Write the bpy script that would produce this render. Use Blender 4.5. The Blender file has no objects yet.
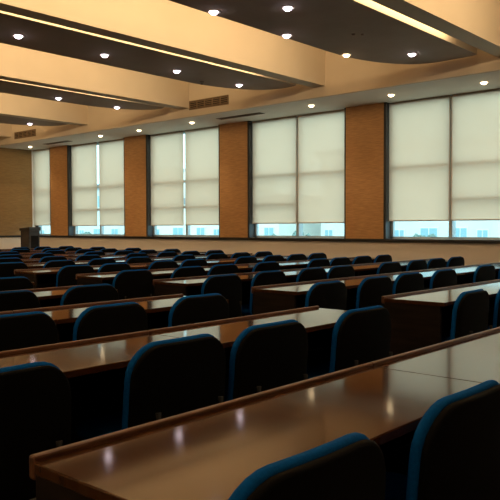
import bpy, bmesh, math, random
from mathutils import Vector, Matrix
random.seed(7)
S = bpy.context.scene
COL = S.collection
R = math.radians

# ------------------------------------------------------------------ camera
cam_data = bpy.data.cameras.new('camera')
cam_data.sensor_width = 36.0
cam_data.lens = 705.0 / 500.0 * 36.0
cam_data.clip_start = 0.02
cam_data.clip_end = 400
cam = bpy.data.objects.new('camera', cam_data)
COL.objects.link(cam)
yaw, pitch, roll = R(41.345), R(1.876), R(-0.15)
right = Vector((math.cos(yaw), math.sin(yaw), 0))
f0 = Vector((-math.sin(yaw), math.cos(yaw), 0))
up0 = Vector((0, 0, 1))
fw = f0 * math.cos(pitch) - up0 * math.sin(pitch)
up = up0 * math.cos(pitch) + f0 * math.sin(pitch)
r2 = right * math.cos(roll) + up * math.sin(roll)
u2 = up * math.cos(roll) - right * math.sin(roll)
m = Matrix((r2, u2, -fw)).transposed().to_4x4()
m.translation = Vector((0, 0, 1.22))
cam.matrix_world = m
S.camera = cam

# ------------------------------------------------------------------ world, exposure
world = bpy.data.worlds.new('overcast_sky')
S.world = world
world.use_nodes = True
nt = world.node_tree
bg = nt.nodes['Background']
bg.inputs['Color'].default_value = (0.70, 0.94, 1.0, 1)
bg.inputs['Strength'].default_value = 3.0

S.view_settings.view_transform = 'Standard'
S.view_settings.look = 'None'
S.view_settings.gamma = 1.0
S.view_settings.use_curve_mapping = False
S.view_settings.exposure = 0.0
S.cycles.max_bounces = 8
S.cycles.diffuse_bounces = 5
S.cycles.transparent_max_bounces = 12
S.cycles.sample_clamp_indirect = 4.0

COVE_WIDE = 180.0       # watts of each long cove strip washing a beam
COVE_SLOT = 110.0        # watts of each strip inside the narrow slot
DOWN_W = 4.0           # watts of each recessed spot
COVE_COL = (1.0, 0.70, 0.37)
WARM = (1.0, 0.72, 0.45)
COOL = (0.92, 0.86, 1.0)

# ------------------------------------------------------------------ materials
def mat(name, col, rough=0.6, metal=0.0, spec=0.5, noise=None, bump=None, emit=None, scale=(1, 1, 1)):
    mt = bpy.data.materials.new(name)
    mt.use_nodes = True
    n, l = mt.node_tree.nodes, mt.node_tree.links
    b = n['Principled BSDF']
    b.inputs['Base Color'].default_value = (*col, 1)
    b.inputs['Roughness'].default_value = rough
    b.inputs['Metallic'].default_value = metal
    b.inputs['Specular IOR Level'].default_value = spec
    if emit:
        b.inputs['Emission Color'].default_value = (*emit[0], 1)
        b.inputs['Emission Strength'].default_value = emit[1]
    if noise or bump:
        tc = n.new('ShaderNodeTexCoord'); mp = n.new('ShaderNodeMapping')
        mp.inputs['Scale'].default_value = scale
        l.new(tc.outputs['Object'], mp.inputs['Vector'])
    if noise:
        col2, sc, detail = noise
        t = n.new('ShaderNodeTexNoise')
        t.inputs['Scale'].default_value = sc; t.inputs['Detail'].default_value = detail
        l.new(mp.outputs['Vector'], t.inputs['Vector'])
        rp = n.new('ShaderNodeValToRGB')
        rp.color_ramp.elements[0].position = 0.35; rp.color_ramp.elements[1].position = 0.68
        rp.color_ramp.elements[0].color = (*col, 1); rp.color_ramp.elements[1].color = (*col2, 1)
        l.new(t.outputs['Fac'], rp.inputs['Fac'])
        l.new(rp.outputs['Color'], b.inputs['Base Color'])
    if bump:
        sc, st = bump
        t2 = n.new('ShaderNodeTexNoise'); t2.inputs['Scale'].default_value = sc
        l.new(mp.outputs['Vector'], t2.inputs['Vector'])
        bp = n.new('ShaderNodeBump'); bp.inputs['Strength'].default_value = st
        bp.inputs['Distance'].default_value = 0.002
        l.new(t2.outputs['Fac'], bp.inputs['Height'])
        l.new(bp.outputs['Normal'], b.inputs['Normal'])
    return mt

M = {}
M['cream'] = mat('cream_paint', (0.68, 0.59, 0.47), 0.75, noise=((0.71, 0.62, 0.50), 1.3, 2))
M['soffit'] = mat('soffit_paint', (0.78, 0.74, 0.68), 0.8, noise=((0.81, 0.77, 0.71), 2, 2))
M['panel'] = mat('taupe_ceiling_board', (0.42, 0.34, 0.28), 0.85, noise=((0.45, 0.37, 0.31), 3, 3))
M['ceiling'] = mat('upper_ceiling_paint', (0.72, 0.62, 0.48), 0.8)
M['wall'] = mat('beige_plaster', (0.86, 0.80, 0.74), 0.85, noise=((0.88, 0.82, 0.76), 2.0, 3))
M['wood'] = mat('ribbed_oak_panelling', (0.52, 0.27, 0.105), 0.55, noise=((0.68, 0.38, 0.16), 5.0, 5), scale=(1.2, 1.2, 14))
M['trim'] = mat('black_trim', (0.015, 0.014, 0.014), 0.45)
M['jamb'] = mat('dark_window_lining', (0.03, 0.032, 0.036), 0.5)
M['alu'] = mat('grey_window_metal', (0.42, 0.50, 0.54), 0.5, 0.2)
M['carpet'] = mat('dark_carpet', (0.03, 0.027, 0.027), 0.95, noise=((0.05, 0.042, 0.04), 60, 4), bump=(300, 0.5))
M['desk'] = mat('brown_desk_laminate', (0.040, 0.014, 0.005), 0.08, spec=0.33, noise=((0.055, 0.021, 0.008), 6, 5), scale=(5, 0.6, 1))
M['rail'] = mat('reddish_desk_edging', (0.07, 0.026, 0.012), 0.35, noise=((0.10, 0.038, 0.018), 8, 4), scale=(4, 1, 4))
M['deskpanel'] = mat('dark_desk_panel', (0.006, 0.0045, 0.004), 0.75, spec=0.12, noise=((0.014, 0.009, 0.007), 5, 4), scale=(1, 1, 6))
M['metal'] = mat('black_steel', (0.012, 0.012, 0.013), 0.6, 0.0, 0.1)
M['shell'] = mat('black_plastic_shell', (0.003, 0.003, 0.0032), 0.7, spec=0.06, bump=(500, 0.3))
M['blue'] = mat('blue_upholstery', (0.0005, 0.065, 0.27), 0.9, spec=0.08, noise=((0.0005, 0.085, 0.35), 120, 3), bump=(420, 0.6))
M['grille'] = mat('bronze_grille', (0.22, 0.15, 0.09), 0.5)
M['dark'] = mat('duct_black', (0.02, 0.017, 0.014), 0.9)
M['white'] = mat('white_enamel', (0.7, 0.66, 0.6), 0.4)
M['lectern'] = mat('dark_grey_lectern', (0.028, 0.024, 0.023), 0.4, noise=((0.04, 0.034, 0.032), 5, 4), scale=(1, 1, 5))
M['lampcool'] = mat('cool_lamp_glow', (1, 1, 1), 0.5, emit=((0.95, 0.80, 0.92), 12))
M['lampwarm'] = mat('warm_lamp_glow', (1, 1, 1), 0.5, emit=((1, 0.74, 0.42), 11))
M['lampoff'] = mat('dim_lamp', (0.3, 0.2, 0.17), 0.4)
M['tube'] = mat('cove_tube_glow', (1, 1, 1), 0.5, emit=(COVE_COL, 2.5))
M['facade'] = mat('pale_facade', (0.62, 0.66, 0.66), 0.8, noise=((0.70, 0.73, 0.72), 0.6, 3))
M['facade2'] = mat('cream_facade', (0.72, 0.70, 0.64), 0.8, noise=((0.78, 0.76, 0.70), 0.5, 3))
M['extglass'] = mat('exterior_glass', (0.24, 0.42, 0.48), 0.4)
M['roof'] = mat('grey_roof', (0.25, 0.27, 0.28), 0.8)
M['street'] = mat('street_paving', (0.45, 0.47, 0.47), 0.9, noise=((0.5, 0.52, 0.52), 0.5, 3))

def glass_mat():
    mt = bpy.data.materials.new('window_glass'); mt.use_nodes = True
    n, l = mt.node_tree.nodes, mt.node_tree.links
    n.clear()
    out = n.new('ShaderNodeOutputMaterial'); mx = n.new('ShaderNodeMixShader')
    tr = n.new('ShaderNodeBsdfTransparent'); tr.inputs[0].default_value = (0.86, 0.95, 0.95, 1)
    gl = n.new('ShaderNodeBsdfGlossy'); gl.inputs['Roughness'].default_value = 0.02
    lw = n.new('ShaderNodeLayerWeight'); lw.inputs['Blend'].default_value = 0.5
    pw = n.new('ShaderNodeMath'); pw.operation = 'POWER'; pw.inputs[1].default_value = 4.0
    l.new(lw.outputs['Facing'], pw.inputs[0])
    fr = n.new('ShaderNodeMath'); fr.operation = 'MULTIPLY_ADD'; fr.inputs[1].default_value = 0.5; fr.inputs[2].default_value = 0.03
    l.new(pw.outputs[0], fr.inputs[0])
    l.new(fr.outputs[0], mx.inputs[0]); l.new(tr.outputs[0], mx.inputs[1]); l.new(gl.outputs[0], mx.inputs[2])
    l.new(mx.outputs[0], out.inputs[0])
    return mt
M['glass'] = glass_mat()

def shade_mat():
    """open-weave screen cloth: mostly translucent, a little see-through"""
    mt = bpy.data.materials.new('screen_shade_cloth'); mt.use_nodes = True
    n, l = mt.node_tree.nodes, mt.node_tree.links
    n.clear()
    out = n.new('ShaderNodeOutputMaterial')
    tl = n.new('ShaderNodeBsdfTranslucent'); tl.inputs[0].default_value = (1.0, 0.76, 0.61, 1)
    df = n.new('ShaderNodeBsdfDiffuse'); df.inputs[0].default_value = (0.55, 0.52, 0.43, 1)
    tr = n.new('ShaderNodeBsdfTransparent'); tr.inputs[0].default_value = (0.95, 0.92, 0.85, 1)
    a = n.new('ShaderNodeMixShader'); a.inputs[0].default_value = 0.30
    b = n.new('ShaderNodeMixShader'); b.inputs[0].default_value = 0.20
    l.new(tl.outputs[0], a.inputs[1]); l.new(df.outputs[0], a.inputs[2])
    l.new(a.outputs[0], b.inputs[1]); l.new(tr.outputs[0], b.inputs[2])
    l.new(b.outputs[0], out.inputs[0])
    return mt
M['shade'] = shade_mat()

M['desk'].node_tree.nodes['Principled BSDF'].inputs['Specular Tint'].default_value = (1.0, 0.74, 0.50, 1)

# ------------------------------------------------------------------ mesh helpers
class MB:
    def __init__(s): s.v = []; s.f = []; s.sm = []
    def box(s, x0, x1, y0, y1, z0, z1):
        b = len(s.v)
        s.v += [(x, y, z) for x in (x0, x1) for y in (y0, y1) for z in (z0, z1)]
        for f in ((0, 1, 3, 2), (4, 6, 7, 5), (0, 4, 5, 1), (2, 3, 7, 6), (0, 2, 6, 4), (1, 5, 7, 3)):
            s.f.append(tuple(b + i for i in f)); s.sm.append(False)
        return s
    def tube(s, pts, r, n=10, cap=True, sm=True):
        b = len(s.v); pts = [Vector(p) for p in pts]
        for i, p in enumerate(pts):
            d = (pts[min(i + 1, len(pts) - 1)] - pts[max(i - 1, 0)]).normalized()
            a = d.cross(Vector((0, 0, 1)))
            if a.length < 1e-3: a = Vector((1, 0, 0))
            a.normalize(); c = d.cross(a)
            rr = r[i] if isinstance(r, (list, tuple)) else r
            for k in range(n):
                t = 2 * math.pi * k / n
                s.v.append(tuple(p + a * math.cos(t) * rr + c * math.sin(t) * rr))
        for i in range(len(pts) - 1):
            for k in range(n):
                s.f.append((b + i * n + k, b + i * n + (k + 1) % n, b + (i + 1) * n + (k + 1) % n, b + (i + 1) * n + k)); s.sm.append(sm)
        if cap:
            s.f.append(tuple(b + k for k in range(n))[::-1]); s.sm.append(False)
            s.f.append(tuple(b + (len(pts) - 1) * n + k for k in range(n))); s.sm.append(False)
        return s
    def rings(s, rings, caps=True):
        """loft closed rings (all the same length)"""
        b = len(s.v); n = len(rings[0])
        for rg in rings: s.v += [tuple(p) for p in rg]
        for i in range(len(rings) - 1):
            for k in range(n):
                s.f.append((b + i * n + k, b + i * n + (k + 1) % n, b + (i + 1) * n + (k + 1) % n, b + (i + 1) * n + k)); s.sm.append(True)
        if caps:
            s.f.append(tuple(b + k for k in range(n))[::-1]); s.sm.append(True)
            s.f.append(tuple(b + (len(rings) - 1) * n + k for k in range(n))); s.sm.append(True)
        return s
    def prism(s, poly, z0, z1):
        b = len(s.v); n = len(poly)
        s.v += [(x, y, z0) for x, y in poly] + [(x, y, z1) for x, y in poly]
        s.f.append(tuple(range(b, b + n))[::-1]); s.sm.append(False)
        s.f.append(tuple(range(b + n, b + 2 * n))); s.sm.append(False)
        for k in range(n):
            s.f.append((b + k, b + (k + 1) % n, b + n + (k + 1) % n, b + n + k)); s.sm.append(False)
        return s
    def build(s, name, material, parent=None, bevel=0.0, seg=2, loc=None):
        me = bpy.data.meshes.new(name)
        me.from_pydata(s.v, [], s.f)
        me.materials.append(material)
        for p, q in zip(me.polygons, s.sm): p.use_smooth = q
        bm = bmesh.new(); bm.from_mesh(me)
        bmesh.ops.recalc_face_normals(bm, faces=bm.faces)
        if bevel:
            bmesh.ops.bevel(bm, geom=[e for e in bm.edges if e.calc_face_angle(0) > 0.6], offset=bevel, segments=seg, affect='EDGES', profile=0.5)
        bm.to_mesh(me); bm.free()
        o = bpy.data.objects.new(name, me); COL.objects.link(o)
        if parent: o.parent = parent
        if loc: o.location = loc
        return o

def tag(o, label=None, cat=None, group=None, kind=None):
    if label: o['label'] = label
    if cat: o['category'] = cat
    if group: o['group'] = group
    if kind: o['kind'] = kind
    return o

def empty(name, loc=(0, 0, 0), rz=0):
    o = bpy.data.objects.new(name, None); COL.objects.link(o)
    o.location = loc; o.rotation_euler = (0, 0, rz); o.empty_display_size = 0.1
    return o

def copy_tree(o, parent=None):
    c = o.copy(); COL.objects.link(c); c.parent = parent
    for ch in list(o.children): copy_tree(ch, c)
    return c

# ------------------------------------------------------------------ room shell
XL, XR, YF, YB = -19.6, 6.0, -8.5, 12.0      # left wall, right wall, near side wall, window wall
ZS, ZB, ZP, ZC = 3.61, 3.80, 3.85, 4.75      # soffit underside, beam underside, panel underside, upper ceiling
SILL, HEAD = 0.95, 3.61
WT = 0.30                                    # wall thickness
tag(MB().box(XL - WT, XR + WT, YF - WT, YB + WT, -0.1, 0).build('floor', M['carpet']), kind='structure')
ceil = tag(MB().box(XL - WT, XR + WT, YF - WT, YB + WT, ZC, ZC + 0.15).build('ceiling', M['ceiling']), kind='structure')

# left wall: plaster below, oak panelling above, black line between
wl = tag(MB().box(XL - WT, XL, YF, YB, 0, ZC).build('wall_left', M['wall']), kind='structure')
M['wood2'] = mat('darker_oak_panelling', (0.26, 0.16, 0.06), 0.6, noise=((0.34, 0.215, 0.085), 5.0, 5), scale=(1.2, 1.2, 14))  # darker, yellower tone of the oak panelling for the left wall
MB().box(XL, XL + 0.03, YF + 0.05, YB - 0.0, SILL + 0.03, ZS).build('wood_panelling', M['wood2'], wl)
tag(MB().box(XL, XL + 0.045, YF, YB, SILL - 0.025, SILL + 0.03).build('trim_1', M['trim']), kind='structure')
tag(MB().box(XR, XR + WT, YF, YB, 0, ZC).build('wall_right', M['wall']), kind='structure')
tag(MB().box(XL, XR, YF - WT, YF, 0, ZC).build('wall_front', M['wall']), kind='structure')

# window wall
WP, WW = 3.515, 2.645
W0 = -7.09                                   # left jamb of the fifth window
WIN = [(W0 + WP * k, W0 + WP * k + WW) for k in (-4, -3, -2, -1, 0, 1, 2)]
WIN[0] = (XL + 0.04, WIN[0][0] + WW)         # first window starts right at the corner
wb = MB().box(XL, XR, YB, YB + WT, 0, SILL)
wb.box(XL, XR, YB, YB + WT, HEAD, ZC)
edges = [XL] + [e for w in WIN for e in w] + [XR]
for a, b in zip(edges[0::2], edges[1::2]):
    if b - a > 0.01: wb.box(a, b, YB, YB + WT, SILL, HEAD)
wback = tag(wb.build('wall_back', M['wall']), kind='structure')
for a, b in list(zip(edges[0::2], edges[1::2]))[1:]:
    MB().box(a, b, YB - 0.03, YB, SILL + 0.03, ZS - 0.002).build('wood_pier_panel', M['wood'], wback)
tag(MB().box(XL + 0.045, XR, YB - 0.05, YB + 0.02, SILL - 0.03, SILL + 0.03).build('trim_2', M['trim']), kind='structure')
tag(MB().box(XL, XR, YB - 0.012, YB, 0, 0.10).build('baseboard_back', M['trim']), kind='structure')
tag(MB().box(XL, XL + 0.012, YF, YB - 0.012, 0, 0.10).build('baseboard_left', M['trim']), kind='structure')

YG = YB + 0.20                               # glass plane
TR1, TR2 = 2.36, 1.72                        # transom heights
for i, (a, b) in enumerate(WIN):
    w = tag(empty('window_%d' % (i + 1), ((a + b) / 2, YG, SILL)), kind='structure')
    cx = (a + b) / 2
    ln = MB()                                # dark lining of the recess
    ln.box(a - cx, a - cx + 0.05, -0.225 if i else -0.1, 0.09, 0.03, HEAD - SILL)
    ln.box(b - cx - 0.035, b - cx, -0.225, 0.09, 0.03, HEAD - SILL)
    ln.build('window_lining', M['jamb'], w)
    fr = MB()
    x0, x1 = a - cx + 0.05, b - cx - 0.035
    fr.box(x0, x0 + 0.05, -0.03, 0.04, 0.02, HEAD - SILL); fr.box(x1 - 0.05, x1, -0.03, 0.04, 0.02, HEAD - SILL)
    fr.box(x0, x1, -0.03, 0.04, 0.02, 0.075); fr.box(x0, x1, -0.03, 0.04, HEAD - SILL - 0.06, HEAD - SILL)
    if i > 0: fr.box(-0.035, 0.035, -0.04 if i < 3 else -0.095, 0.05, 0.07, HEAD - SILL - 0.05)
    fr.box(x0, x1, -0.035, 0.045, TR1 - SILL - 0.03, TR1 - SILL + 0.03)
    if i in (0, 1, 2): fr.box(x0, x1, -0.035, 0.045, TR2 - SILL - 0.03, TR2 - SILL + 0.03)
    elif i == 3: fr.box(x0, 0, -0.035, 0.045, TR2 - SILL - 0.03, TR2 - SILL + 0.03)
    else: fr.box(0, x1, -0.035, 0.045, TR2 - SILL - 0.03, TR2 - SILL + 0.03)
    fr.build('window_frame', M['alu'], w)
    MB().box(x0, x1, 0.0, 0.008, 0.03, HEAD - SILL).build('glass_pane', M['glass'], w)

# soffit along the window wall
YS = 10.70
sof = tag(MB().box(XL, XR, YS, YB, ZS, ZS + 0.06).build('ceiling_soffit', M['soffit']), kind='structure')
MB().box(XL, XR, YS - 0.02, YS + 0.04, ZS - 0.001, ZC).build('soffit_face', M['cream'], sof)

# beams and hanging panels
BEAMS = [(-18.45, -18.75), (-14.82, -15.10), (-11.15, -11.42), (-7.55, -7.82), (-4.05, -4.33), (-0.55, -0.85), (2.95, 2.65)]
for xa, xb in BEAMS:
    tag(MB().box(xb, xa, YF, YS - 0.02, ZB, ZC).build('ceiling_beam', M['cream']), kind='structure')
PANELS = [(-16.55, -15.35), (-12.78, -11.72), (-9.36, -8.07), (-6.17, -4.58), (-2.65, -1.10), (0.85, 2.40)]
def panel_poly(x0, x1, n=14):
    yt, w, d = 10.55, min(0.95, (x1 - x0) * 0.85), 1.75
    pts = [(x1, YF + 0.4), (x1, yt - 0.07), (x1 - 0.1, yt - 0.03)]
    for k in range(n + 1):
        t = math.pi / 2 * k / n
        pts.append((x0 + w - w * math.sin(t) ** 1.0, yt - d + d * math.cos(t) ** 0.9 if k < n else yt - d))
    pts.append((x0, YF + 0.4))
    return pts
def area(name, loc, direction, sx, sy, energy, col, parent):
    ld = bpy.data.lights.new(name, 'AREA'); ld.shape = 'RECTANGLE'
    ld.size = sx; ld.size_y = sy; ld.energy = energy; ld.color = col
    o = bpy.data.objects.new(name, ld); COL.objects.link(o)
    d = Vector(direction).normalized()
    o.matrix_world = Matrix.Translation(loc) @ (Matrix((Vector((0, 1, 0)), (-d).cross(Vector((0, 1, 0))), -d)).transposed().to_4x4())
    if parent: o.parent = parent; o.matrix_parent_inverse = parent.matrix_world.inverted()
    return o
for k, (x0, x1) in enumerate(PANELS):
    p = tag(MB().prism(panel_poly(x0, x1), ZP, ZP + 0.03).build('ceiling_panel', M['panel']), kind='structure')
    poly = panel_poly(x0, x1)
    # cream fascia upstand on the near edge
    MB().box(x1, x1 + 0.012, YF + 0.4, 10.46, ZP + 0.002, ZP + 0.10).build('panel_fascia', M['cream'], p)
for k, (x0, x1) in enumerate(PANELS):
    beam_near = BEAMS[k][0]                  # beam on the far side of this panel's wide gap
    L = 17.2; yc = YF + 0.7 + L / 2
    where = ['far end by the panelled wall', 'third beam ahead', 'second beam ahead', 'nearest visible beam', 'beam overhead', 'beam behind the viewpoint'][k]
    c = empty('cove_light', (x0 + 0.16, yc, ZP + 0.03))
    tag(c, 'hidden warm strip light on panel top washing the %s' % where, 'strip light', 'cove strip lights')
    MB().box(-0.05, 0.05, -L / 2, L / 2, 0, 0.03).build('housing', M['white'], c)
    bpy.context.view_layer.update()
    area('cove_wash', (x0 + 0.13, yc, ZP + 0.10), (-0.9, 0, 0.42), L, 0.06, COVE_WIDE, COVE_COL, c)
    # strip in the slot, fixed to the hidden side of the beam
    bx = BEAMS[k + 1][1] if k + 1 < len(BEAMS) else None
    if bx is not None and bx > x1:
        c2 = empty('slot_light', (bx - 0.002, yc, ZP + 0.22))
        tag(c2, 'hidden warm strip light in the slot behind the %s' % (['third beam', 'second beam', 'nearest visible beam', 'beam almost overhead', 'beam behind the viewpoint', 'rear beam'][k]), 'strip light', 'slot strip lights')
        MB().box(-0.04, 0.0, -L / 2, L / 2, 0, 0.04).build('housing', M['white'], c2)
        bpy.context.view_layer.update()
        area('slot_wash', (bx - 0.05, yc, ZP + 0.20), (-0.75, 0, -0.45), L, 0.04, COVE_SLOT, COVE_COL, c2)

# ------------------------------------------------------------------ downlights
def disc(mb, r, z, n=20):
    b = len(mb.v)
    mb.v += [(r * math.cos(2 * math.pi * k / n), r * math.sin(2 * math.pi * k / n), z) for k in range(n)]
    mb.f.append(tuple(range(b, b + n))); mb.sm.append(False)
def make_downlight(kind):
    root = empty('recessed_downlight')
    n = 20
    def ring(r, z): return [(r * math.cos(2 * math.pi * k / n), r * math.sin(2 * math.pi * k / n), z) for k in range(n)]
    MB().rings([ring(0.085, -0.001), ring(0.083, -0.008), ring(0.070, -0.010), ring(0.062, -0.003)], caps=False).build('trim_ring', M['white'], root)
    d = MB(); d.rings([ring(0.05, -0.002), ring(0.05, -0.014), ring(0.043, -0.028), ring(0.028, -0.038), ring(0.010, -0.042)], caps=True)
    d.build('lamp', M[{'cool': 'lampcool', 'warm': 'lampwarm', 'off': 'lampoff'}[kind]], root)
    if kind != 'off':
        ld = bpy.data.lights.new('lamp_beam', 'SPOT'); ld.energy = DOWN_W * (20 if kind == 'warm' else 5); ld.spot_size = R(95); ld.spot_blend = 0.8
        ld.shadow_soft_size = 0.05; ld.color = WARM if kind == 'warm' else (1.0, 0.84, 0.7)
        lo = bpy.data.objects.new('lamp_beam', ld); COL.objects.link(lo); lo.parent = root; lo.location = (0, 0, -0.03)
    return root
protos = {}
def downlight(x, y, z, kind, label, group):
    if kind not in protos: o = protos[kind] = make_downlight(kind)
    else: o = copy_tree(protos[kind])
    o.location = (x, y, z)
    tag(o, label, 'ceiling light', group)
ORD = ['first', 'second', 'third', 'fourth', 'fifth', 'sixth', 'seventh', 'eighth', 'ninth', 'tenth', 'eleventh', 'twelfth']
g = 'bright spots in the dark hanging panels'
for j, y in enumerate([9.77, 8.25, 6.72, 5.2]):
    if j == 1: continue
    downlight(-5.30, y, ZP, 'cool', 'bright round spotlight in the nearest dark panel, near-edge line, %s from the soffit' % ORD[j], g)
for j, y in enumerate([9.14, 7.67, 6.24, 4.8]):
    downlight(-6.07, y, ZP, 'cool' if j else 'warm', 'round spotlight in the nearest dark panel, far-edge line, %s from the soffit' % ORD[j], g)
for j, y in enumerate([9.73, 8.17, 6.68, 5.23, 3.7]):
    downlight(-8.82, y, ZP, 'cool', 'bright round spotlight in the second dark panel, %s from the soffit' % ORD[j], g)
for j, y in enumerate([9.74, 8.26]):
    downlight(-12.44, y, ZP, 'cool', 'small bright spotlight in the third dark panel, %s from the soffit' % ORD[j], g)
downlight(-16.02, 9.79, ZP, 'cool', 'tiny bright spotlight in the farthest dark ceiling panel', g)
for j, y in enumerate([8.2, 6.2, 4.2, 2.2]):  # unseen spots of the overhead panel
    downlight(-1.9, y, ZP, 'warm', 'warm spotlight in the panel overhead, %s from the soffit, out of view' % ORD[j], g)
g = 'warm spots under the window soffit'
near = ['above the nearest window', 'above the wood pier left of the nearest window', 'above the second nearest window', 'beyond the long vent slot, above the third nearest window',
        'above the third nearest window, its far end', 'above the second farthest window', 'above the farthest wood pier', 'close to the panelled wall']
for x, y, lab in [(-4.86, 11.41, 'above the nearest window, largest of its line'), (-6.57, 11.35, 'above the far half of the nearest window'), (-8.3, 11.27, 'above the wood pier between nearest windows'),
                  (-11.65, 11.25, 'next to the long vent slot, above a wood pier'), (-13.55, 11.28, 'above the third window from the corner'), (-15.1, 11.28, 'above the second wood pier from the corner'),
                  (-18.64, 11.39, 'above the corner window, farthest of its line')]:
    downlight(x, y, ZS, 'warm', 'warm round spotlight under the soffit, %s' % lab, g)

# twin sensor and sprinkler on the panels
t = tag(empty('ceiling_sensor', (-5.31, 8.28, ZP)), 'small unlit twin sensor between bright spots in the nearest dark panel', 'sensor')
for s_ in (-1, 1): MB().tube([(0.045 * s_, 0.045 * s_, 0), (0.045 * s_, 0.045 * s_, -0.02)], [0.028, 0.018], 14).build('sensor_head', M['lampoff'], t)
t = tag(empty('sprinkler_head', (-9.13, 9.07, ZP)), 'small dark sprinkler under the second dark ceiling panel', 'sprinkler')
MB().tube([(0, 0, 0), (0, 0, -0.012)], 0.035, 16).build('escutcheon', M['grille'], t)
MB().tube([(0, 0, -0.012), (0, 0, -0.05), (0, 0, -0.052), (0, 0, -0.056)], [0.01, 0.01, 0.028, 0.028], 12).build('deflector', M['grille'], t)

# air grilles on the soffit face and slots under the soffit
def grille(cx, w, h, z, label):
    t = tag(empty('air_grille', (cx, YS - 0.02, z)), label, 'vent', 'bronze air grilles on the soffit face')
    MB().box(-w / 2, w / 2, -0.004, 0, -h / 2, h / 2).build('duct_opening', M['dark'], t)
    f = MB(); e = 0.018
    f.box(-w / 2, w / 2, -0.02, 0, h / 2 - e, h / 2); f.box(-w / 2, w / 2, -0.02, 0, -h / 2, -h / 2 + e)
    f.box(-w / 2, -w / 2 + e, -0.02, 0, -h / 2, h / 2); f.box(w / 2 - e, w / 2, -0.02, 0, -h / 2, h / 2)
    f.build('grille_frame', M['grille'], t)
    l = MB()
    for k in range(4):
        zz = -h / 2 + e + (k + 0.5) * (h - 2 * e) / 4
        l.box(-w / 2 + e, w / 2 - e, -0.016, -0.005, zz - 0.008, zz + 0.008)
    for k in range(1, 5): l.box(-w / 2 + w * k / 5 - 0.012, -w / 2 + w * k / 5 + 0.012, -0.018, -0.004, -h / 2, h / 2)
    l.build('louvre_blades', M['grille'], t)
grille(-10.55, 1.15, 0.19, 3.845, 'bronze louvred air grille on the soffit face between the two nearest hanging panels')
grille(-17.72, 1.08, 0.19, 3.815, 'small bronze air grille on the soffit face near the panelled wall')
def slot(cx, w, y, label):
    t = tag(empty('slot_diffuser', (cx, y, ZS)), label, 'vent', 'dark slot diffusers under the soffit')
    MB().box(-w / 2, w / 2, -0.07, 0.07, -0.006, 0).build('slot_opening', M['dark'], t)
    f = MB()
    for yy in (-0.08, -0.03, 0.03, 0.08): f.box(-w / 2 - 0.01, w / 2 + 0.01, yy - 0.006, yy + 0.006, -0.010, 0)
    f.build('slot_frame', M['grille'], t)
slot(-10.25, 1.25, 11.33, 'long dark slot vent under the soffit before the second nearest wood pier')
slot(-17.25, 1.2, 11.4, 'far dark slot vent under the soffit near the corner window')

# ------------------------------------------------------------------ roller shades
sb = [1.29, 1.27, 1.27, 1.30, 1.33, 1.33, 1.33]
wname = ['the farthest window, beside the panelled wall', 'the second window from the panelled wall', 'the middle window', 'the second nearest visible window', 'the nearest visible window',
         'the window just outside the view', 'the window behind the viewpoint']
for i, (a, b) in enumerate(WIN):
    cx = (a + b) / 2
    gap = {1: 0.05, 2: 0.032}.get(i, 0.013)
    halves = ((a + 0.012, b - 0.045),) if i == 0 else ((a + 0.052, cx - gap), (cx + gap, b - 0.045))
    for half, (x0, x1) in enumerate(halves):
        w = x1 - x0; zb = sb[i] + (0.004 if half else 0)
        t = tag(empty('roller_shade', ((x0 + x1) / 2, YB + (0.03 if i == 0 else 0.09), zb)),
                ('cream screen roller shade over the %s half of %s' % (('corner-side', 'viewer-side')[half], wname[i])) if i else 'single narrow cream roller shade over the corner window beside the panelled wall', 'roller shade', 'roller shades on the windows')
        H = HEAD - 0.003 - zb
        MB().box(-w / 2, w / 2, -0.0008, 0.0008, 0.01, H).build('shade_cloth', M['shade'], t)
        MB().box(-w / 2, w / 2, -0.008, 0.008, -0.012, 0.012).build('bottom_bar', M['shade'] if False else M['white'], t, bevel=0.003)
        MB().tube([(-w / 2, 0.028, H - 0.03), (w / 2, 0.028, H - 0.03)], 0.025, 12).build('roller_tube', M['alu'], t)

# ------------------------------------------------------------------ desks
LIP0, PITCH = -1.263, 1.158
def make_desk(L):
    root = empty('lecture_desk')
    MB().box(0.0, 0.43, -L / 2 + 0.001, L / 2 - 0.001, 0.718, 0.743).build('desk_top', M['desk'], root, bevel=0.003)
    MB().box(-0.022, 0.0, -L / 2 + 0.001, L / 2 - 0.001, 0.705, 0.756).build('edge_rail', M['rail'], root, bevel=0.006)
    MB().box(0.03, 0.045, -L / 2 + 0.03, L / 2 - 0.03, 0.20, 0.718).build('modesty_panel', M['deskpanel'], root)
    for s_ in (-1, 1):
        y0, y1 = sorted((s_ * (L / 2 - 0.004), s_ * (L / 2 - 0.03)))
        MB().box(0.0, 0.40, y0, y1, 0.0, 0.718).build('side_panel', M['deskpanel'], root, bevel=0.002)
    MB().box(0.045, 0.27, -L / 2 + 0.03, L / 2 - 0.03, 0.575, 0.59).build('book_shelf', M['deskpanel'], root)
    return root
desk0 = make_desk(1.30); deskB = make_desk(1.325)
used = set()
rown = lambda n: 'nearest' if n == 0 else (ORD[n] if n < 11 else 'farthest')
JOINTS = [4.10, 5.43, 6.80, 8.275, 9.40]              # where the window-side desks of a row meet
A_JOINTS = [0.77, 2.07, 3.37]
def place_desk(proto, x, y, label, stretch=1.0):
    o = proto if proto not in used else copy_tree(proto)
    used.add(proto)
    o.location = (x, y, 0); o.scale = (1, stretch, 1); tag(o, label, 'desk', 'rows of long lecture desks')
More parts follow.
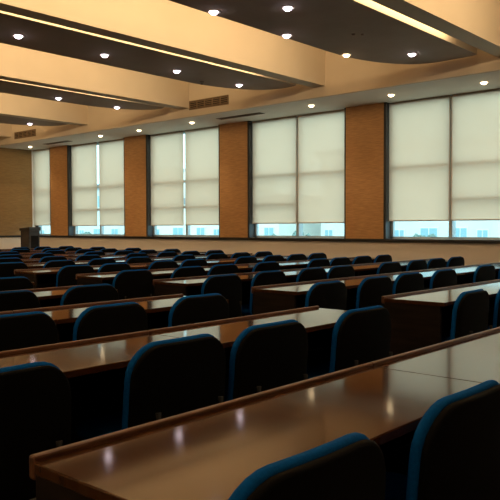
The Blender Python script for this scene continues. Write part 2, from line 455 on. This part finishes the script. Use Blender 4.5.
for n in range(12):
    x = LIP0 - PITCH * n
    if n <= 4:
        for j in range(2):
            if n == 4 and j == 0: continue
            place_desk(desk0, x, 0.77 + 1.30 * (j + 0.5),
                       'brown-topped desk with raised rail, %s row, %s' % (rown(n), ('end desk farther from the aisle gap', 'beside the aisle gap on its near side')[j]))
    if n >= 1:
        for j in range(4):
            if n == 1 and j > 1: continue
            if n == 2 and j > 3: continue
            place_desk(deskB, x, (JOINTS[j] + JOINTS[j + 1]) / 2, 'brown-topped desk of the %s row, %s one past the aisle gap towards the windows' % (rown(n), ORD[j]), (JOINTS[j + 1] - JOINTS[j]) / 1.325)

# ------------------------------------------------------------------ chairs
def rrect(w, h, rt, rb, n=7, taper=0.0):
    """rounded rectangle outline in (y, z), z from 0 to h, corner radii rt (top) and rb (bottom)"""
    pts = []
    for cy, cz, r, a0 in ((w / 2 - rt, h - rt, rt, 0), (-w / 2 + rt, h - rt, rt, 90), (-w / 2 + rb, rb, rb, 180), (w / 2 - rb, rb, rb, 270)):
        for k in range(n + 1):
            a = R(a0 + 90 * k / n)
            pts.append((cy + r * math.cos(a), cz + r * math.sin(a)))
    # extra points along the straight runs so the surface can bend
    out = []
    for i, p in enumerate(pts):
        q = pts[(i + 1) % len(pts)]
        out.append(p)
        d = math.hypot(q[0] - p[0], q[1] - p[1])
        if d > 0.09:
            for k in range(1, 4): out.append((p[0] + (q[0] - p[0]) * k / 4, p[1] + (q[1] - p[1]) * k / 4))
    return [(y * (1 - taper * (z / h)), z) for y, z in out]
def pad(w, h, t, rt, rb, edge, bend, name, material, parent, taper=0.0, crown=0.006):
    """a puffy slab standing in the YZ plane, thickness along x from 0 (rear) to -t (front)"""
    out = rrect(w, h, rt, rb, taper=taper)
    cy, cz = 0, h / 2
    rings = []
    def ring(ins, x):
        rg = []
        for y, z in out:
            fy = max(0.0, 1 - ins / (w / 2)); fz = max(0.0, 1 - ins / (h / 2))
            rg.append(((x), y * fy, cz + (z - cz) * fz))
        return rg
    prof = []
    for k in range(6):
        a = math.pi / 2 * k / 5
        prof.append((edge * (1 - math.sin(a)), -edge * (1 - math.cos(a))))
    rear = [(i, x) for i, x in prof]                        # from rear face round to side
    rings += [ring(w * 0.42, crown * 0.9), ring(w * 0.25, crown * 0.7), ring(w * 0.1, crown * 0.25)]
    rings += [ring(i, -edge + (edge + x) * 1.0) if False else ring(i, x) for i, x in rear]
    rings += [ring(i, -t - x) for i, x in reversed(prof)]
    rings += [ring(w * 0.1, -t - crown * 0.25), ring(w * 0.25, -t - crown * 0.7), ring(w * 0.42, -t - crown * 0.9)]
    rings = [[(bend(x, y, z)) for x, y, z in rg] for rg in rings]
    return MB().rings(rings).build(name, material, parent)
def make_chair():
    root = empty('lecture_chair')
    zb = 0.381
    def bb(x, y, z):                                        # back: concave towards the sitter, reclined a little
        return (x - 0.28 * y * y + 0.10 * (z - 0.2) * abs(z - 0.2) + 0.06 * z - 0.03, y, z + zb)
    sh = pad(0.49, 0.415, 0.024, 0.12, 0.07, 0.011, bb, 'back_shell', M['shell'], root, taper=0.03)
    def bc(x, y, z): return bb(x - 0.023, y, z)
    pad(0.50, 0.424, 0.029, 0.125, 0.07, 0.013, bc, 'back_cushion', M['blue'], root, taper=0.03)
    # seat, lying flat: build standing and swing down
    def sb_(x, y, z): return (-0.055 - z, y, 0.44 + x + 0.015 - 0.06 * (z - 0.2) ** 2)
    pad(0.44, 0.40, 0.055, 0.08, 0.05, 0.022, sb_, 'seat_cushion', M['blue'], root)
    def sp_(x, y, z): return (-0.06 - z, y, 0.395 + x - 0.0)
    pad(0.42, 0.38, 0.02, 0.07, 0.05, 0.009, sp_, 'seat_pan', M['shell'], root, crown=0)
    MB().tube([(-0.10, 0.16, 0.375), (0.01, 0.16, 0.375), (0.03, 0.16, 0.42), (0.014, 0.16, 0.56)], 0.011).build('back_bracket', M['metal'], root)
    MB().tube([(-0.10, -0.16, 0.375), (0.01, -0.16, 0.375), (0.03, -0.16, 0.42), (0.014, -0.16, 0.56)], 0.011).build('back_bracket', M['metal'], root)
    for sy in (-1, 1):
        MB().tube([(-0.38, 0.17 * sy, 0.378), (-0.40, 0.19 * sy, 0.20), (-0.41, 0.20 * sy, 0.0)], 0.012).build('leg', M['metal'], root)
        MB().tube([(-0.12, 0.17 * sy, 0.378), (-0.04, 0.19 * sy, 0.20), (0.01, 0.20 * sy, 0.0)], 0.012).build('leg', M['metal'], root)
    MB().tube([(-0.38, -0.17, 0.375), (-0.38, 0.17, 0.375)], 0.010).tube([(-0.12, -0.17, 0.375), (-0.12, 0.17, 0.375)], 0.010).build('under_frame', M['metal'], root)
    return root
chair0 = make_chair(); first_chair = [True]
A_SEATS = {0: [1.06, 1.72], 1: [1.07, 1.81, 2.36, 3.10], 2: [1.18, 1.79, 2.38, 3.05], 3: [2.40, 3.07], 4: [3.08]}
B_NOM = [4.42, 5.10, 5.76, 6.38, 7.32, 8.02, 8.53, 9.16]
B_SEATS = {1: [4.40, 5.08], 2: [4.40, 5.10, 5.68, 6.35, 7.34, 8.0], 3: [4.46, 5.12, 5.79, 6.30, 7.30, 8.03, 8.53, 9.15], 4: [4.42, 5.18, 5.69, 6.45, 7.50, 8.02, 8.59, 9.16],
           5: [4.56, 5.10, 5.86, 6.38, 7.40, 8.10, 8.55, 9.10]}
def place_chair(n, y, label):
    o = chair0 if first_chair[0] else copy_tree(chair0)
    first_chair[0] = False
    o.location = (LIP0 - PITCH * n + 0.53 + random.uniform(-0.012, 0.02), y, 0)
    o.rotation_euler = (0, 0, R(random.uniform(-1.5, 1.5)))
    tag(o, label, 'chair', 'chairs tucked in along the desk rows')
for n, ys in A_SEATS.items():
    base = {0: 0, 1: 0, 2: 0, 3: 2, 4: 3}[n]
    for j, y in enumerate(ys):
        k = j + base                                        # seats counted away from the aisle gap
        place_chair(n, y, 'blue-rimmed dark chair, %s row, near side of aisle gap, %s from it' % (rown(n), ORD[3 - k]))
for n in range(1, 12):
    ys = B_SEATS.get(n) or [y + random.uniform(-0.04, 0.04) for y in B_NOM]
    for j, y in enumerate(ys):
        lo, hi = JOINTS[j // 2] + 0.27, JOINTS[j // 2 + 1] - 0.27
        y = min(max(y, lo), hi)
        place_chair(n, y, 'dark blue-trimmed chair of the %s row, %s seat past the aisle gap towards the windows' % (rown(n), ORD[j]))

# ------------------------------------------------------------------ lectern
t = tag(empty('lectern', (-15.6, 9.50, 0), R(12)), 'dark grey box lectern standing before the panelled wall, beyond the last desks', 'lectern')
MB().box(-0.15, 0.15, -0.17, 0.17, 0.06, 1.14).build('body', M['lectern'], t, bevel=0.01)
MB().box(-0.17, 0.17, -0.19, 0.19, 0.0, 0.06).build('plinth', M['metal'], t, bevel=0.005)
tp = MB().prism([(-0.17, -0.19), (0.17, -0.19), (0.17, 0.19), (-0.17, 0.19)], 1.14, 1.20)
tp.v = [(x, y, z + (0.03 if z > 1.15 and x > 0 else 0)) for x, y, z in tp.v]
tp.build('reading_top', M['lectern'], t, bevel=0.006)
MB().box(0.15, 0.162, -0.12, 0.12, 0.2, 1.02).build('front_panel', M['metal'], t, bevel=0.003)

# ------------------------------------------------------------------ outside
GZ = -9.0
tag(MB().box(-120, 60, YB + 3, 110, GZ - 0.2, GZ).build('ground', M['street']), kind='structure')
def building(name, x0, x1, y, z1, m_, label, rows, wx, wz, step=None):
    b = tag(empty(name, ((x0 + x1) / 2, y, GZ)), label, 'building', 'pale buildings across the street')
    w = x1 - x0
    MB().box(-w / 2, w / 2, 0, 14, 0, z1 - GZ).build('wall', m_, b)
    MB().box(-w / 2 - 0.3, w / 2 + 0.3, -0.3, 14.3, z1 - GZ, z1 - GZ + 0.5).build('roof', M['roof'], b)
    if step: MB().box(step[0], step[1], 2, 10, z1 - GZ + 0.5, z1 - GZ + step[2]).build('rooftop_block', m_, b)
    n = int(w / wx)
    nrow = 0
    for zc in rows:
        c = 0
        for k in range(n):
            xc = -w / 2 + (k + 0.5 + 0.12 * ((k * 7) % 3 - 1)) * w / n
            ww = wz * (0.75, 1.0, 1.35)[(k * 5) % 3]; hh = 0.55 if (k % 3) else 0.42
            f = MB().box(xc - ww / 2 - 0.08, xc + ww / 2 + 0.08, -0.06, 0.0, zc - GZ - hh - 0.08, zc - GZ + hh + 0.08).build('window', M['facade2'], b)
            MB().box(xc - ww / 2, xc - 0.04, -0.08, -0.055, zc - GZ - hh, zc - GZ + hh).box(xc + 0.04, xc + ww / 2, -0.08, -0.055, zc - GZ - hh, zc - GZ + hh).build('pane', M['extglass'], f)
    return b
building('office_building', -31.5, -17.5, 44, 6.5, M['facade'], 'pale office block seen under the shades of the two nearest windows', (-2.6, 0.55, 4.2), 1.95, 0.9, (-4, 3, 3.5))
building('office_building', -49, -34, 42, 3.2, M['facade2'], 'cream block with dark windows seen under the second nearest and middle windows', (-2.3, 0.6), 2.2, 0.9, (-6, -1, 3.0))
building('office_building', -69, -52, 43, 5.0, M['facade'], 'pale block seen below the shades of the windows near the panelled wall', (-2.4, 0.5, 3.8), 2.3, 1.0, (1, 6, 2.4))

M['leaf'] = mat('grey_green_foliage', (0.10, 0.17, 0.15), 0.8, noise=((0.2, 0.3, 0.27), 3, 3))
M['bark'] = mat('grey_bark', (0.12, 0.10, 0.08), 0.9)
def tree(x, y, top, rad, label):
    t = tag(empty('street_tree', (x, y, GZ)), label, 'tree', 'street trees across the road')
    H = top - GZ
    MB().tube([(0, 0, 0), (0.1, 0, H * 0.5), (0, 0.05, H - rad)], [0.22, 0.16, 0.08], 10).build('trunk', M['bark'], t)
    bm = bmesh.new()
    rnd = random.Random(x)
    for k in range(46):
        a = rnd.uniform(0, 6.283); e = rnd.uniform(-1.0, 1.2); q = rad * rnd.uniform(0.45, 0.85)
        c = Vector((q * math.cos(a) * math.cos(e), q * math.sin(a) * math.cos(e), H - rad + q * math.sin(e)))
        g_ = bmesh.ops.create_icosphere(bm, subdivisions=1, radius=rad * rnd.uniform(0.14, 0.26), matrix=Matrix.Translation(c))
        for v in g_['verts']: v.co += Vector((rnd.uniform(-.08, .08), rnd.uniform(-.08, .08), rnd.uniform(-.08, .08)))
    me = bpy.data.meshes.new('crown'); bm.to_mesh(me); bm.free(); me.materials.append(M['leaf'])
    o = bpy.data.objects.new('crown', me); COL.objects.link(o); o.parent = t
tree(-30.2, 36, 1.15, 1.7, 'grey-green tree outside the corner-side half of the second nearest window')
tree(-27.4, 36, 1.05, 1.1, 'small tree outside the viewer-side half of the second nearest window')
tree(-18.6, 36, 0.95, 1.2, 'low tree crown outside the nearest window')
tree(-52.0, 37, 0.9, 1.5, 'far tree crown outside the second window from the panelled wall')
